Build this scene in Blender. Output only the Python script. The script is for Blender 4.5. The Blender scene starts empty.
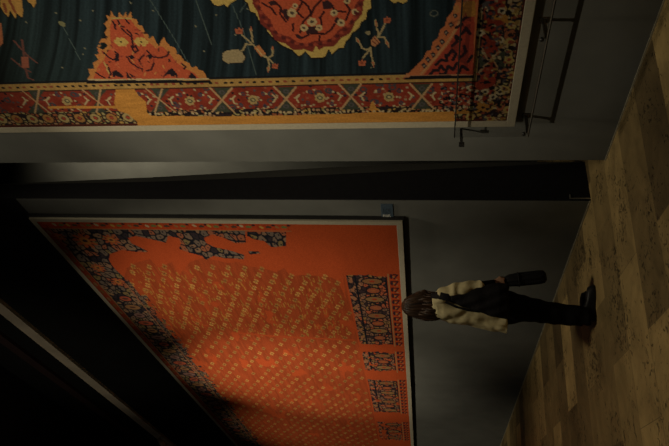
import bpy, bmesh, math, random
import numpy as np
from mathutils import Vector, Matrix, noise

random.seed(7)
rng = np.random.default_rng(11)
scene = bpy.context.scene
C = scene.collection

# ------------------------------------------------------------------ camera model
FPX, YAW, PITCH, ROLL, DIST = 641.906, -0.987009, 0.145178, 0.009295, 3.28608
EYE = 1.35
_F = np.array([math.sin(YAW)*math.cos(PITCH), math.cos(YAW)*math.cos(PITCH), math.sin(PITCH)])
_R0 = np.array([math.cos(YAW), -math.sin(YAW), 0.0])
_U0 = np.cross(_R0, _F)
_R = math.cos(ROLL)*_R0 + math.sin(ROLL)*_U0
_U = -math.sin(ROLL)*_R0 + math.cos(ROLL)*_U0
CAM = np.array([0.0, -DIST, EYE])

def wall_xz(px, py):
    """point of the carpet on the wall plane (x, z) where that detail of the weave sits"""
    r = _F*FPX + _R*((446-py)-223) - _U*(px-334.5)
    t = DIST/r[1]
    q = CAM + r*t
    return (q[0], q[2])

def wp(pts):
    return np.array([wall_xz(a, b) for a, b in pts])

cam_d = bpy.data.cameras.new('camera')
cam = bpy.data.objects.new('camera', cam_d)
C.objects.link(cam)
M = Matrix.Identity(4)
for i in range(3):
    M[i][0] = -_U[i]; M[i][1] = _R[i]; M[i][2] = -_F[i]; M[i][3] = CAM[i]
cam.matrix_world = M
cam_d.sensor_fit = 'HORIZONTAL'
cam_d.sensor_width = 36.0
cam_d.lens = FPX/669*36
cam_d.clip_start = 0.05
scene.camera = cam

# ------------------------------------------------------------------ materials
def new_mat(name):
    m = bpy.data.materials.new(name); m.use_nodes = True
    nt = m.node_tree
    return m, nt, nt.nodes, nt.links, nt.nodes['Principled BSDF']

def plain(name, col, rough=0.7, metal=0.0, nscale=20.0, namt=0.15, bump=0.0, spec=0.5, stretch=None, wet=None):
    m, nt, N, L, P = new_mat(name)
    tc = N.new('ShaderNodeTexCoord')
    mp = N.new('ShaderNodeMapping')
    L.new(tc.outputs['Object'], mp.inputs['Vector'])
    if stretch: mp.inputs['Scale'].default_value = stretch
    nz = N.new('ShaderNodeTexNoise'); nz.inputs['Scale'].default_value = nscale
    nz.inputs['Detail'].default_value = 4
    L.new(mp.outputs['Vector'], nz.inputs['Vector'])
    mr = N.new('ShaderNodeMapRange')
    mr.inputs['From Min'].default_value = 0.3; mr.inputs['From Max'].default_value = 0.7
    mr.inputs['To Min'].default_value = 1-namt; mr.inputs['To Max'].default_value = 1+namt
    L.new(nz.outputs['Fac'], mr.inputs['Value'])
    mx = N.new('ShaderNodeVectorMath'); mx.operation = 'SCALE'
    mx.inputs[0].default_value = col
    L.new(mr.outputs['Result'], mx.inputs['Scale'])
    L.new(mx.outputs['Vector'], P.inputs['Base Color'])
    P.inputs['Roughness'].default_value = rough
    P.inputs['Metallic'].default_value = metal
    P.inputs['Specular IOR Level'].default_value = spec
    if bump:
        b = N.new('ShaderNodeBump'); b.inputs['Strength'].default_value = bump
        b.inputs['Distance'].default_value = 0.01
        L.new(nz.outputs['Fac'], b.inputs['Height']); L.new(b.outputs['Normal'], P.inputs['Normal'])
    return m

M_WALL = plain('grey_wall_paint', (0.122, 0.127, 0.118), 0.75, nscale=3.0, namt=0.10, spec=0.2)
M_STRIP = plain('dark_grey_strip', (0.040, 0.040, 0.036), 0.75, nscale=3.0, namt=0.10, spec=0.2)
M_BLACK = plain('black_paint', (0.012, 0.012, 0.014), 0.8, namt=0.1, spec=0.1)
M_UPPER = plain('near_black_wall', (0.014, 0.015, 0.015), 0.85, nscale=2, namt=0.15, spec=0.08)
M_LINER = plain('linen_mount', (0.36, 0.33, 0.25), 0.85, nscale=60, namt=0.08, spec=0.15)
M_FRAME = plain('black_frame_paint', (0.02, 0.02, 0.02), 0.6, namt=0.1, spec=0.2)
M_STEEL = plain('dull_steel', (0.45, 0.45, 0.43), 0.35, metal=0.8, namt=0.1)
M_DSTEEL = plain('dark_steel', (0.03, 0.03, 0.03), 0.45, metal=0.5, namt=0.1)
M_CORN = plain('grey_cornice_paint', (0.62, 0.54, 0.42), 0.7, nscale=2, namt=0.2)
M_RED = plain('dull_red_paint', (0.030, 0.011, 0.009), 0.7, nscale=3, namt=0.2)
M_SKIRT = plain('pale_stone', (0.30, 0.27, 0.19), 0.7, nscale=25, namt=0.2)
M_PLATE = plain('slate_plate', (0.055, 0.085, 0.12), 0.5, nscale=80, namt=0.2)
M_INK = plain('pale_print', (0.62, 0.62, 0.56), 0.6, namt=0.05)
M_INK2 = plain('blue_grey_print', (0.02, 0.03, 0.04), 0.6, namt=0.05)
M_SHIRT = plain('cream_cotton', (0.64, 0.56, 0.32), 0.9, nscale=30, namt=0.10, bump=0.3, spec=0.1)
M_TROUS = plain('black_trouser_cloth', (0.010, 0.010, 0.011), 0.9, nscale=30, namt=0.2, bump=0.3, spec=0.1)
M_BAG = plain('black_bag_canvas', (0.008, 0.007, 0.008), 0.75, nscale=40, namt=0.2, bump=0.4, spec=0.2)
M_SHOE = plain('black_shoe_leather', (0.008, 0.008, 0.009), 0.5, namt=0.1, spec=0.3)
M_UMB = plain('black_umbrella_cloth', (0.007, 0.007, 0.009), 0.7, namt=0.1, spec=0.25)
M_SKIN = plain('skin', (0.42, 0.24, 0.15), 0.55, nscale=25, namt=0.06)
M_EYE = plain('eye', (0.30, 0.28, 0.25), 0.3, namt=0.02)
M_LIP = plain('lip', (0.30, 0.10, 0.08), 0.5, namt=0.02)
M_HAIR = plain('brown_hair', (0.050, 0.026, 0.013), 0.5, nscale=1.0, namt=0.9, stretch=(60, 60, 3), bump=0.5, spec=0.4)

def carpet_mat(name):
    m, nt, N, L, P = new_mat(name)
    a = N.new('ShaderNodeAttribute'); a.attribute_name = 'weave'
    tc = N.new('ShaderNodeTexCoord')
    nz = N.new('ShaderNodeTexNoise'); nz.inputs['Scale'].default_value = 70; nz.inputs['Detail'].default_value = 3
    L.new(tc.outputs['Object'], nz.inputs['Vector'])
    mr = N.new('ShaderNodeMapRange')
    mr.inputs['From Min'].default_value = 0.3; mr.inputs['From Max'].default_value = 0.7
    mr.inputs['To Min'].default_value = 0.82; mr.inputs['To Max'].default_value = 1.18
    L.new(nz.outputs['Fac'], mr.inputs['Value'])
    s = N.new('ShaderNodeVectorMath'); s.operation = 'SCALE'
    L.new(a.outputs['Color'], s.inputs[0]); L.new(mr.outputs['Result'], s.inputs['Scale'])
    L.new(s.outputs['Vector'], P.inputs['Base Color'])
    P.inputs['Roughness'].default_value = 0.95
    P.inputs['Specular IOR Level'].default_value = 0.08
    b = N.new('ShaderNodeBump'); b.inputs['Strength'].default_value = 0.15; b.inputs['Distance'].default_value = 0.004
    L.new(nz.outputs['Fac'], b.inputs['Height']); L.new(b.outputs['Normal'], P.inputs['Normal'])
    return m
M_CARPET = carpet_mat('carpet_wool')

def glass_mat():
    m, nt, N, L, P = new_mat('clear_pane')
    out = N['Material Output']
    t = N.new('ShaderNodeBsdfTransparent'); t.inputs['Color'].default_value = (0.90, 0.90, 0.90, 1)
    g = N.new('ShaderNodeBsdfGlossy'); g.inputs['Roughness'].default_value = 0.05
    mx = N.new('ShaderNodeMixShader')
    mx.inputs['Fac'].default_value = 0.035; L.new(t.outputs[0], mx.inputs[1]); L.new(g.outputs[0], mx.inputs[2])
    L.new(mx.outputs[0], out.inputs['Surface'])
    return m
M_GLASS = glass_mat()

def floor_mat():
    m, nt, N, L, P = new_mat('travertine_slabs')
    tc = N.new('ShaderNodeTexCoord')
    mp = N.new('ShaderNodeMapping')
    mp.inputs['Rotation'].default_value = (0, 0, math.radians(-84))
    mp.inputs['Location'].default_value = (0.32, 0.10, 0)
    L.new(tc.outputs['Object'], mp.inputs['Vector'])
    br = N.new('ShaderNodeTexBrick')
    br.inputs['Scale'].default_value = 1.0
    br.inputs['Brick Width'].default_value = 1.05
    br.inputs['Row Height'].default_value = 0.42
    br.inputs['Mortar Size'].default_value = 0.003
    br.inputs['Mortar Smooth'].default_value = 0.3
    br.inputs['Color1'].default_value = (0.0, 0.0, 0.0, 1)
    br.inputs['Color2'].default_value = (1, 1, 1, 1)
    br.inputs['Mortar'].default_value = (0.3, 0.3, 0.3, 1)
    br.offset = 0.5
    L.new(mp.outputs['Vector'], br.inputs['Vector'])
    cr = N.new('ShaderNodeValToRGB')
    cr.color_ramp.elements[0].position = 0.0; cr.color_ramp.elements[0].color = (0.085, 0.060, 0.027, 1)
    cr.color_ramp.elements[1].position = 1.0; cr.color_ramp.elements[1].color = (0.37, 0.265, 0.108, 1)
    L.new(br.outputs['Color'], cr.inputs['Fac'])
    # veins and clouds
    mp2 = N.new('ShaderNodeMapping'); mp2.inputs['Scale'].default_value = (1.0, 0.7, 1)
    L.new(tc.outputs['Object'], mp2.inputs['Vector'])
    n1 = N.new('ShaderNodeTexNoise'); n1.inputs['Scale'].default_value = 4.0; n1.inputs['Detail'].default_value = 7
    n1.inputs['Roughness'].default_value = 0.65; n1.inputs['Distortion'].default_value = 0.6
    L.new(mp2.outputs['Vector'], n1.inputs['Vector'])
    mr = N.new('ShaderNodeMapRange'); mr.inputs['From Min'].default_value = 0.3; mr.inputs['From Max'].default_value = 0.7
    mr.inputs['To Min'].default_value = 0.65; mr.inputs['To Max'].default_value = 1.3
    L.new(n1.outputs['Fac'], mr.inputs['Value'])
    s1 = N.new('ShaderNodeVectorMath'); s1.operation = 'SCALE'
    L.new(cr.outputs['Color'], s1.inputs[0]); L.new(mr.outputs['Result'], s1.inputs['Scale'])
    # pits, gathered in patches
    n2 = N.new('ShaderNodeTexNoise'); n2.inputs['Scale'].default_value = 26; n2.inputs['Detail'].default_value = 4
    n2.inputs['Distortion'].default_value = 1.5
    L.new(mp2.outputs['Vector'], n2.inputs['Vector'])
    n3 = N.new('ShaderNodeTexNoise'); n3.inputs['Scale'].default_value = 2.2
    L.new(tc.outputs['Object'], n3.inputs['Vector'])
    ad = N.new('ShaderNodeMath'); ad.operation = 'MULTIPLY_ADD'; ad.inputs[1].default_value = 0.55
    L.new(n3.outputs['Fac'], ad.inputs[0]); L.new(n2.outputs['Fac'], ad.inputs[2])
    pr = N.new('ShaderNodeMapRange'); pr.inputs['From Min'].default_value = 0.88; pr.inputs['From Max'].default_value = 0.95
    pr.inputs['To Min'].default_value = 1.0; pr.inputs['To Max'].default_value = 0.28
    L.new(ad.outputs[0], pr.inputs['Value'])
    s2 = N.new('ShaderNodeVectorMath'); s2.operation = 'SCALE'
    L.new(s1.outputs['Vector'], s2.inputs[0]); L.new(pr.outputs['Result'], s2.inputs['Scale'])
    L.new(s2.outputs['Vector'], P.inputs['Base Color'])
    P.inputs['Roughness'].default_value = 0.62
    P.inputs['Specular IOR Level'].default_value = 0.25
    b = N.new('ShaderNodeBump'); b.inputs['Strength'].default_value = 0.5; b.inputs['Distance'].default_value = 0.006
    L.new(pr.outputs['Result'], b.inputs['Height']); L.new(b.outputs['Normal'], P.inputs['Normal'])
    return m
M_FLOOR = floor_mat()

# ------------------------------------------------------------------ mesh helpers
def link(name, me, mat, parent=None, smooth=False):
    me.materials.append(mat)
    if smooth:
        for p in me.polygons: p.use_smooth = True
    o = bpy.data.objects.new(name, me); C.objects.link(o)
    if parent: o.parent = parent
    return o

def bm_obj(name, bm, mat, parent=None, smooth=False):
    me = bpy.data.meshes.new(name); bmesh.ops.recalc_face_normals(bm, faces=bm.faces)
    bm.to_mesh(me); bm.free()
    return link(name, me, mat, parent, smooth)

def add_box(bm, lo, hi, bevel=0.0):
    vs = [bm.verts.new((x, y, z)) for x in (lo[0], hi[0]) for y in (lo[1], hi[1]) for z in (lo[2], hi[2])]
    idx = [(0,1,3,2),(4,6,7,5),(0,4,5,1),(2,3,7,6),(0,2,6,4),(1,5,7,3)]
    fs = [bm.faces.new([vs[i] for i in f]) for f in idx]
    if bevel:
        es = list({e for f in fs for e in f.edges})
        bmesh.ops.bevel(bm, geom=es, offset=bevel, segments=2, affect='EDGES', profile=0.5)

def box(name, lo, hi, mat, parent=None, bevel=0.0):
    bm = bmesh.new(); add_box(bm, lo, hi, bevel); return bm_obj(name, bm, mat, parent)

def prism(name, poly, axis, a, b, mat, parent=None):
    """extrude a 2D polygon along x / y / z"""
    bm = bmesh.new()
    def P(u, v, w):
        return {'x': (w, u, v), 'y': (u, w, v), 'z': (u, v, w)}[axis]
    A = [bm.verts.new(P(u, v, a)) for u, v in poly]; B = [bm.verts.new(P(u, v, b)) for u, v in poly]
    bm.faces.new(A); bm.faces.new(B)
    n = len(poly)
    for i in range(n): bm.faces.new((A[i], A[(i+1) % n], B[(i+1) % n], B[i]))
    return bm_obj(name, bm, mat, parent)

def add_tube(bm, pts, rad, seg=12, caps=True, ref=None, ell=None):
    pts = [Vector(p) for p in pts]
    if not hasattr(rad, '__len__'): rad = [rad]*len(pts)
    rings = []
    prev = None
    for i, p in enumerate(pts):
        t = (pts[min(i+1, len(pts)-1)] - pts[max(i-1, 0)]).normalized()
        if prev is None:
            up = Vector(ref) if ref else (Vector((0, 0, 1)) if abs(t.z) < 0.9 else Vector((0, 1, 0)))
            n = (up - t*up.dot(t)).normalized()
        else:
            n = (prev - t*prev.dot(t)).normalized()
        prev = n
        b = t.cross(n)
        e1, e2 = (ell[i] if ell else (1, 1))
        rings.append([bm.verts.new(p + (n*math.cos(2*math.pi*k/seg)*e1 + b*math.sin(2*math.pi*k/seg)*e2)*rad[i]) for k in range(seg)])
    for i in range(len(rings)-1):
        for k in range(seg):
            bm.faces.new((rings[i][k], rings[i][(k+1) % seg], rings[i+1][(k+1) % seg], rings[i+1][k]))
    if caps:
        bm.faces.new(rings[0]); bm.faces.new(rings[-1])

def tube(name, pts, rad, mat, parent=None, **k):
    bm = bmesh.new(); add_tube(bm, pts, rad, **k); return bm_obj(name, bm, mat, parent, True)

def empty(name, loc):
    o = bpy.data.objects.new(name, None); C.objects.link(o); o.location = loc
    o.empty_display_size = 0.1
    return o

def tag(o, label, cat, group=None):
    o['label'] = label; o['category'] = cat
    if group: o['group'] = group
    return o

def struct(o):
    o['kind'] = 'structure'; return o

def reparent(o, parent):
    """parts are built in world coordinates: keep them where they stand under their thing"""
    o.parent = parent
    o.matrix_parent_inverse = Matrix.Translation(parent.location).inverted()
    return o

# ------------------------------------------------------------------ the room
XJ, XR = -4.595, -4.058       # the opening between the two display walls
struct(box('floor', (-24, -10, -0.15), (5, 4.0, 0.0), M_FLOOR))
struct(box('ceiling', (-24, -10, 8.2), (5, 4.0, 8.35), M_BLACK))
struct(box('wall_right', (XR, 0.0, 0.0), (5, 0.35, 8.2), M_WALL))
# left display wall: lower part is a wedge, deep at the foot and thin at the top
struct(box('wall_left', (-24, 0.0, 0.0), (XJ-0.012, 0.15, 5.27), M_WALL))
struct(box('wall_left_upper', (-24, 0.0, 5.27), (XJ-0.012, 0.07, 8.2), M_UPPER))  # near-black above the carpet, grey below
struct(prism('trim_1', [(0.004, 0.0), (0.412, 0.0), (0.345, 1.163), (0.262, 2.52), (0.198, 3.955), (0.178, 4.869), (0.15, 5.75), (0.07, 8.2), (0.004, 8.2)], 'x', XJ-0.012, XJ, M_BLACK))
struct(prism('trim_4', [(0.412, 0.0), (0.345, 1.163), (0.262, 2.52), (0.198, 3.955), (0.178, 4.869), (0.15, 5.75), (0.11, 7.0), (0.16, 7.0), (0.158, 5.75), (0.203, 4.875), (0.25, 3.97), (0.346, 2.53), (0.401, 1.61), (0.420, 0.6)], 'x', XJ-0.011, XJ-0.001, M_STRIP))  # dark grey strip along the slanted back edge of the side face
struct(box('wall_back', (-11, 2.00, 0.0), (-2.4, 2.20, 8.2), M_WALL))
struct(box('wall_far', (-24.2, -10, 0.0), (-24.0, 0.0, 8.2), M_UPPER))
struct(box('wall_near', (5.0, -10, 0.0), (5.2, 0.0, 8.2), M_UPPER))
struct(box('wall_front', (-24, -10.2, 0.0), (5, -10.0, 8.2), M_UPPER))
struct(box('baseboard_left', (-24, -0.006, 0.0), (XJ, 0.0, 0.012), M_SKIRT))
struct(box('baseboard_right', (XR, -0.006, 0.0), (5, 0.0, 0.010), M_SKIRT))
struct(box('trim_2', (-24, -0.05, 6.73), (5, 0.0, 6.93), M_CORN))
struct(box('trim_3', (-24, -0.05, 7.36), (5, 0.0, 7.54), M_RED))

# small L-shaped metal guard low on the black side face
g = empty('corner_guard', (XJ, 0.03, 0.0)); tag(g, 'tiny pale metal angle low on the black side face of the opening, near the floor', 'bracket')
bm = bmesh.new()
add_box(bm, (XJ, 0.015, 0.0), (XJ+0.005, 0.024, 0.17), 0); add_box(bm, (XJ, 0.024, 0.16), (XJ+0.005, 0.060, 0.17), 0)
reparent(bm_obj('angle_strip', bm, M_STEEL), g)
g['label'] = 'tiny pale metal angle low on the black side face of the opening between the walls'

# ------------------------------------------------------------------ carpet painter
FORE = 1-0.057/DIST      # the carpets hang 57 mm in front of the wall; their measures were taken on the wall plane
class Canvas:
    def __init__(s, x0, x1, z0, z1, dx, dz):
        s.xs = np.linspace(x0, x1, int(round((x1-x0)/dx))+1)
        s.zs = np.linspace(z0, z1, int(round((z1-z0)/dz))+1)
        s.X, s.Z = np.meshgrid(s.xs, s.zs)
        s.c = np.zeros(s.X.shape+(3,), np.float32)
    def win(s, x0, x1, z0, z1):
        i0, i1 = np.searchsorted(s.zs, [z0, z1]); j0, j1 = np.searchsorted(s.xs, [x0, x1])
        return slice(max(i0-1, 0), i1+1), slice(max(j0-1, 0), j1+1)
    def put(s, w, m, col):
        col = np.asarray(col, np.float32)
        v = s.c[w]
        v[m] = col if col.ndim == 1 else col[m]
    def polymask(s, P):
        P = np.asarray(P)
        w = s.win(P[:, 0].min(), P[:, 0].max(), P[:, 1].min(), P[:, 1].max())
        X, Z = s.X[w], s.Z[w]
        m = np.zeros(X.shape, bool)
        n = len(P)
        for i in range(n):
            xa, za = P[i]; xb, zb = P[(i+1) % n]
            if za == zb: continue
            c = ((za > Z) != (zb > Z)) & (X < (xb-xa)*(Z-za)/(zb-za)+xa)
            m ^= c
        return w, m
    def poly(s, P, col):
        w, m = s.polymask(P); s.put(w, m, col)
    def ell(s, cx, cz, rx, rz, col, ang=0, hole=0.0, lim=None):
        R = max(rx, rz)*1.1
        w = s.win(cx-R, cx+R, cz-R, cz+R)
        X, Z = s.X[w]-cx, s.Z[w]-cz
        c, q = math.cos(ang), math.sin(ang)
        d = ((X*c+Z*q)/rx)**2 + ((-X*q+Z*c)/rz)**2
        m = (d < 1) & (d >= hole*hole)
        if lim is not None: m &= lim[w]
        s.put(w, m, col)
    def line(s, P, wd, col, lim=None):
        P = np.asarray(P)
        for (xa, za), (xb, zb) in zip(P[:-1], P[1:]):
            w = s.win(min(xa, xb)-wd, max(xa, xb)+wd, min(za, zb)-wd, max(za, zb)+wd)
            X, Z = s.X[w], s.Z[w]
            L2 = (xb-xa)**2+(zb-za)**2+1e-12
            t = np.clip(((X-xa)*(xb-xa)+(Z-za)*(zb-za))/L2, 0, 1)
            d = np.hypot(X-xa-t*(xb-xa), Z-za-t*(zb-za))
            m = d < wd/2
            if lim is not None: m &= lim[w]
            s.put(w, m, col)
    # in the picture's own measure, for traced ornaments
    def ipoly(s, P, col): s.poly(wp(P), col)
    def iline(s, P, wd, col): s.line(wp(P), wd, col)
    def idot(s, x, y, r, col, asp=1.0, ang=0, hole=0): 
        q = wall_xz(x, y); s.ell(q[0], q[1], r, r*asp, col, ang, hole)

def hash2(i, j, k=0):
    v = np.sin(i*127.1 + j*311.7 + k*74.7)*43758.5453
    return v - np.floor(v)

def vnoise(X, Z, k=0):
    i, j = np.floor(X), np.floor(Z); f, g = X-i, Z-j
    f = f*f*(3-2*f); g = g*g*(3-2*g)
    return (hash2(i, j, k)*(1-f)+hash2(i+1, j, k)*f)*(1-g) + (hash2(i, j+1, k)*(1-f)+hash2(i+1, j+1, k)*f)*g

def fbm(X, Z, k=0, n=4):
    a, t, o = 0.5, 0, 0
    for _ in range(n):
        t = t + a*vnoise(X, Z, k); o += a; X = X*2.03+5.1; Z = Z*2.03+1.7; a *= .55
    return t/o

def voro(X, Z, k=0):
    i, j = np.floor(X), np.floor(Z)
    F1 = np.full(X.shape, 9.0); F2 = F1.copy(); ID = np.zeros(X.shape)
    for a in (-1, 0, 1):
        for b in (-1, 0, 1):
            px = i+a+hash2(i+a, j+b, k)*.8+.1; pz = j+b+hash2(i+a, j+b, k+3)*.8+.1
            d = np.hypot(X-px, Z-pz)
            h = hash2(i+a, j+b, k+7)
            n = d < F1
            F2 = np.where(n, F1, np.minimum(F2, d)); ID = np.where(n, h, ID); F1 = np.where(n, d, F1)
    return F1, F2, ID

def pick(ID, cols):
    cols = np.array(cols, np.float32)
    return cols[np.minimum((ID*len(cols)).astype(int), len(cols)-1)]

def carpet_mesh(name, cv, y, thick, parent):
    nz, nx = cv.X.shape
    co = np.empty((nz*nx, 3), np.float32)
    co[:, 0] = cv.X.ravel(); co[:, 2] = cv.Z.ravel()
    # the wool hangs with slight waves
    co[:, 0] *= FORE; co[:, 2] = EYE+(co[:, 2]-EYE)*FORE
    co[:, 1] = y - 0.002*np.asarray(fbm(cv.X*1.5, cv.Z*1.5, 5)).ravel()
    idx = np.arange(nz*nx).reshape(nz, nx)
    q = np.stack([idx[:-1, :-1], idx[:-1, 1:], idx[1:, 1:], idx[1:, :-1]], -1).reshape(-1, 4)
    # edge ring turned back to the mount gives the carpet its thickness
    ring = np.concatenate([idx[0, :], idx[1:, -1], idx[-1, -2::-1], idx[-2:0:-1, 0]])
    rb = co[ring].copy(); rb[:, 1] = y+thick
    base = len(co); co = np.concatenate([co, rb]); n = len(ring)
    k = np.arange(n)
    side = np.stack([ring[k], base+k, base+(k+1) % n, ring[(k+1) % n]], -1)
    q = np.concatenate([q, side])
    me = bpy.data.meshes.new(name)
    me.vertices.add(len(co)); me.vertices.foreach_set('co', co.ravel())
    me.loops.add(len(q)*4); me.loops.foreach_set('vertex_index', q.ravel().astype(np.int32))
    me.polygons.add(len(q)); me.polygons.foreach_set('loop_start', np.arange(len(q), dtype=np.int32)*4)
    me.update(calc_edges=True)
    col = np.ones((len(co), 4), np.float32)
    col[:base, :3] = cv.c.reshape(-1, 3); col[base:, :3] = cv.c.reshape(-1, 3)[ring]
    at = me.color_attributes.new('weave', 'FLOAT_COLOR', 'POINT')
    at.data.foreach_set('color', col.ravel())
    me.validate()
    o = link(name, me, M_CARPET)
    reparent(o, parent)
    return o

def ring_frame(name, x0, x1, z0, z1, w, y0, y1, mat, parent, bev=0.003):
    x0, x1 = x0*FORE, x1*FORE; z0, z1 = EYE+(z0-EYE)*FORE, EYE+(z1-EYE)*FORE
    bm = bmesh.new()
    add_box(bm, (x0, y0, z0), (x1, y1, z0+w), bev); add_box(bm, (x0, y0, z1-w), (x1, y1, z1), bev)
    add_box(bm, (x0, y0, z0+w), (x0+w, y1, z1-w), bev); add_box(bm, (x1-w, y0, z0+w), (x1, y1, z1-w), bev)
    return reparent(bm_obj(name, bm, mat), parent)

# ================================================================== the orange-red carpet
ORANGE = (0.43, 0.070, 0.019)
def paint_red():
    x0, x1, z0, z1 = -14.2, -4.995, 1.635, 5.275
    cv = Canvas(x0, x1, z0, z1, 0.011, 0.0075)
    X, Z = cv.X, cv.Z
    n = fbm(X*1.2, Z*3.0, 1)
    fine = fbm(X*30, Z*60, 2, 2)
    base = np.array(ORANGE, np.float32)*(0.88+0.24*n[..., None])*(0.93+0.14*fine[..., None])
    cv.c[:] = base
    NAVY = np.array((0.012, 0.012, 0.017))
    def orn(sx, sz, k):
        F1, F2, ID = voro(X*sx+0.6*vnoise(X*5, Z*9, 40), Z*sz+0.8*vnoise(X*6, Z*10, 44), k)
        col = pick(ID, [(0.24, 0.14, 0.085), (0.18, 0.12, 0.085), (0.30, 0.10, 0.05), (0.15, 0.11, 0.085), (0.20, 0.14, 0.06), (0.035, 0.025, 0.03)])
        edge = (F2-F1) < 0.21
        col = np.where(edge[..., None], NAVY, col)
        core = F1 < 0.13
        col = np.where(core[..., None], NAVY*1.5, col)
        return col.astype(np.float32)
    orn_b = orn(11, 20, 21)*np.array((1.5, 1.15, 1.0), np.float32)
    navy = orn(8.5, 15, 3)
    navy_s = orn(13, 19, 9)
    # ---- the field of small paired blossoms
    field = wp([(124, 277), (127, 268), (135, 263), (150, 259), (158, 268), (172, 262), (178, 276), (190, 262), (203, 258), (215, 260), (228, 263),
                (238, 262), (248, 266), (262, 268), (276, 272), (284, 268), (290, 276), (304, 275), (330, 277), (338, 281), (343, 292), (346, 300)])
    fp = [tuple(q) for q in field] + [(-5.86, 2.24)]
    top = [(-14.2, 2.24), (-14.2, 4.82), (-6.5, 4.82)]
    fp = np.array(fp[:]+top)
    w, m = cv.polymask(fp)
    fm = np.zeros(X.shape, bool); fm[w] = m
    jag = fbm(X*14, Z*22, 8)
    wear = fbm(X*2.2, Z*7, 12)
    fm &= (Z < 4.83) & (Z > 2.235)
    streak = fbm(X*3.0, Z*40, 14, 3)
    bare = fm & (wear > 0.70)
    fcol = np.array((0.32, 0.057, 0.017), np.float32)*(0.72+0.6*streak[..., None])
    fm2 = fm & ~bare
    cv.c[fm2] = fcol[fm2]
    # blossoms on a slanting lattice
    YEL = np.array((0.50, 0.27, 0.075)); 
    for i in range(0, 58):
        xx = -5.88-0.148*i
        late = xx < -7.72
        if late: xx = -7.80-0.165*(i-13)
        for k in range(-46, 40):
            zz = 3.67+0.183*k+(0.0915*i if late else 0.062*i)
            if not (2.27 < zz < 4.80): continue
            jx = xx+random.uniform(-.012, .012); jz = zz+random.uniform(-.006, .006)
            a = np.searchsorted(cv.zs, jz); b = np.searchsorted(cv.xs, jx)
            if a >= X.shape[0] or b >= X.shape[1] or b < 1 or not fm2[a, b]: continue
            if random.random() < (0.30 if (jz > 4.0 and jx > -7.4) else 0.05): continue
            col = YEL*random.uniform(0.6, 1.1)
            cv.ell(jx-0.026, jz+0.011, 0.034, 0.018, col, 0.5, hole=0.42)
            cv.ell(jx+0.026, jz-0.011, 0.034, 0.018, col, 0.5, hole=0.42)
            cv.ell(jx, jz, 0.014, 0.010, col*0.35)
    # loose pale fibres in the worn upper part
    for _ in range(900):
        jx = random.uniform(-7.6, -5.9); jz = random.uniform(2.3, 4.75)
        a = np.searchsorted(cv.zs, jz); b = min(np.searchsorted(cv.xs, jx), X.shape[1]-1)
        if a < X.shape[0] and fm[a, b] and jag[a, b] > .46:
            l = random.uniform(.02, .10)
            cv.line([(jx, jz), (jx-l, jz+random.uniform(-.008, .012))], 0.009, (0.50*random.uniform(.6, 1), 0.19, 0.04))
    # ---- seam between the two halves of the weave
    cv.line([(-7.62, 3.80), (-7.68, 3.4), (-7.70, 2.9), (-7.72, 2.3)], 0.05, np.array(ORANGE)*0.95)
    # ---- top border, whole
    m = (Z > 4.83) & (Z < 5.185) & (X < -5.13); cv.c[m] = navy[m]
    m = (Z > 4.775) & (Z < 4.845) & (X < -6.2); cv.c[m] = navy_s[m]
    m = (Z > 5.185) & (X < -5.05); gs = np.array((0.24, 0.036, 0.015)); cv.c[m] = (gs*(0.7+0.6*n[..., None]))[m]  # top guard: same wool as the right one, dimmer light put into its colour
    cv.line([(-5.1, 5.188), (-14.2, 5.188)], 0.014, (0.26, 0.12, 0.06)); cv.line([(-6.2, 4.842), (-14.2, 4.842)], 0.012, (0.30, 0.12, 0.06))
    # spread of the navy pattern at the upper right, with its worn outline
    navy_polys = [
        [(40, 229), (60, 229.5), (286, 232), (286, 246), (272, 247.5), (264, 241), (254, 239.5), (247, 236), (247, 231)],
        [(40, 229.5), (245, 231), (246, 243), (236, 243.5), (224, 238), (212, 234.5), (204, 238), (206, 243), (214, 247), (232, 251), (244, 255),
         (244, 259), (226, 258.5), (214, 256), (206, 260), (202, 256), (190, 253), (179, 249), (181, 243), (178, 238), (168, 236), (166, 243),
         (150, 239), (136, 236), (128, 238), (131, 243), (139, 247), (149, 252), (136, 252), (122, 250), (110, 254), (109, 260), (113, 267), (118, 272), (124, 277), (127, 283), (80, 292), (45, 260)],
        [(248, 251.5), (259, 251.5), (260, 253.5), (250, 254.5)],
    ]
    for P in navy_polys:
        w, m = cv.polymask(wp(P)); v = cv.c[w]; m = m & (Z[w] < 5.185); v[m] = navy[w][m]
    # strip of stray navy at the left margin of the field
    m = (Z > 4.70) & (Z < 4.83) & (X < -6.6) & (jag > 0.52); cv.c[m] = navy_s[m]
    # star flowers and buds inside the corner
    for (px, py, rr) in [(85, 241, .14), (111, 240, .10), (60, 237, .07), (98, 268, .09), (118, 282, .09)]:
        q = wall_xz(px, py)
        for t in range(9):
            a = t*math.tau/9
            cv.ell(q[0]+rr*.6*math.cos(a)*1.2, q[1]+rr*.6*math.sin(a), rr*.35, rr*.16, (0.40, 0.09, 0.03), a)
        cv.ell(q[0], q[1], rr*.5, rr*.4, (0.42, 0.16, 0.04)); cv.ell(q[0], q[1], rr*.2, rr*.2, (0.05, 0.03, 0.03))
    # palmettes strung along the top border
    for t in range(40):
        xx = -6.7-0.235*t
        cv.ell(xx, 5.01, 0.085, 0.12 if t % 2 else 0.09, NAVY*1.2)
        cv.ell(xx, 5.01, 0.065, 0.10 if t % 2 else 0.07, [(0.36, 0.08, 0.04), (0.28, 0.14, 0.06), (0.22, 0.12, 0.10)][t % 3])
        cv.ell(xx, 5.01, 0.025, 0.04, (0.10, 0.04, 0.03))
        for s in (-1, 1): cv.ell(xx+.11, 5.01+s*.13, .03, .022, (0.30, 0.17, 0.09), .5*s)
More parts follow.
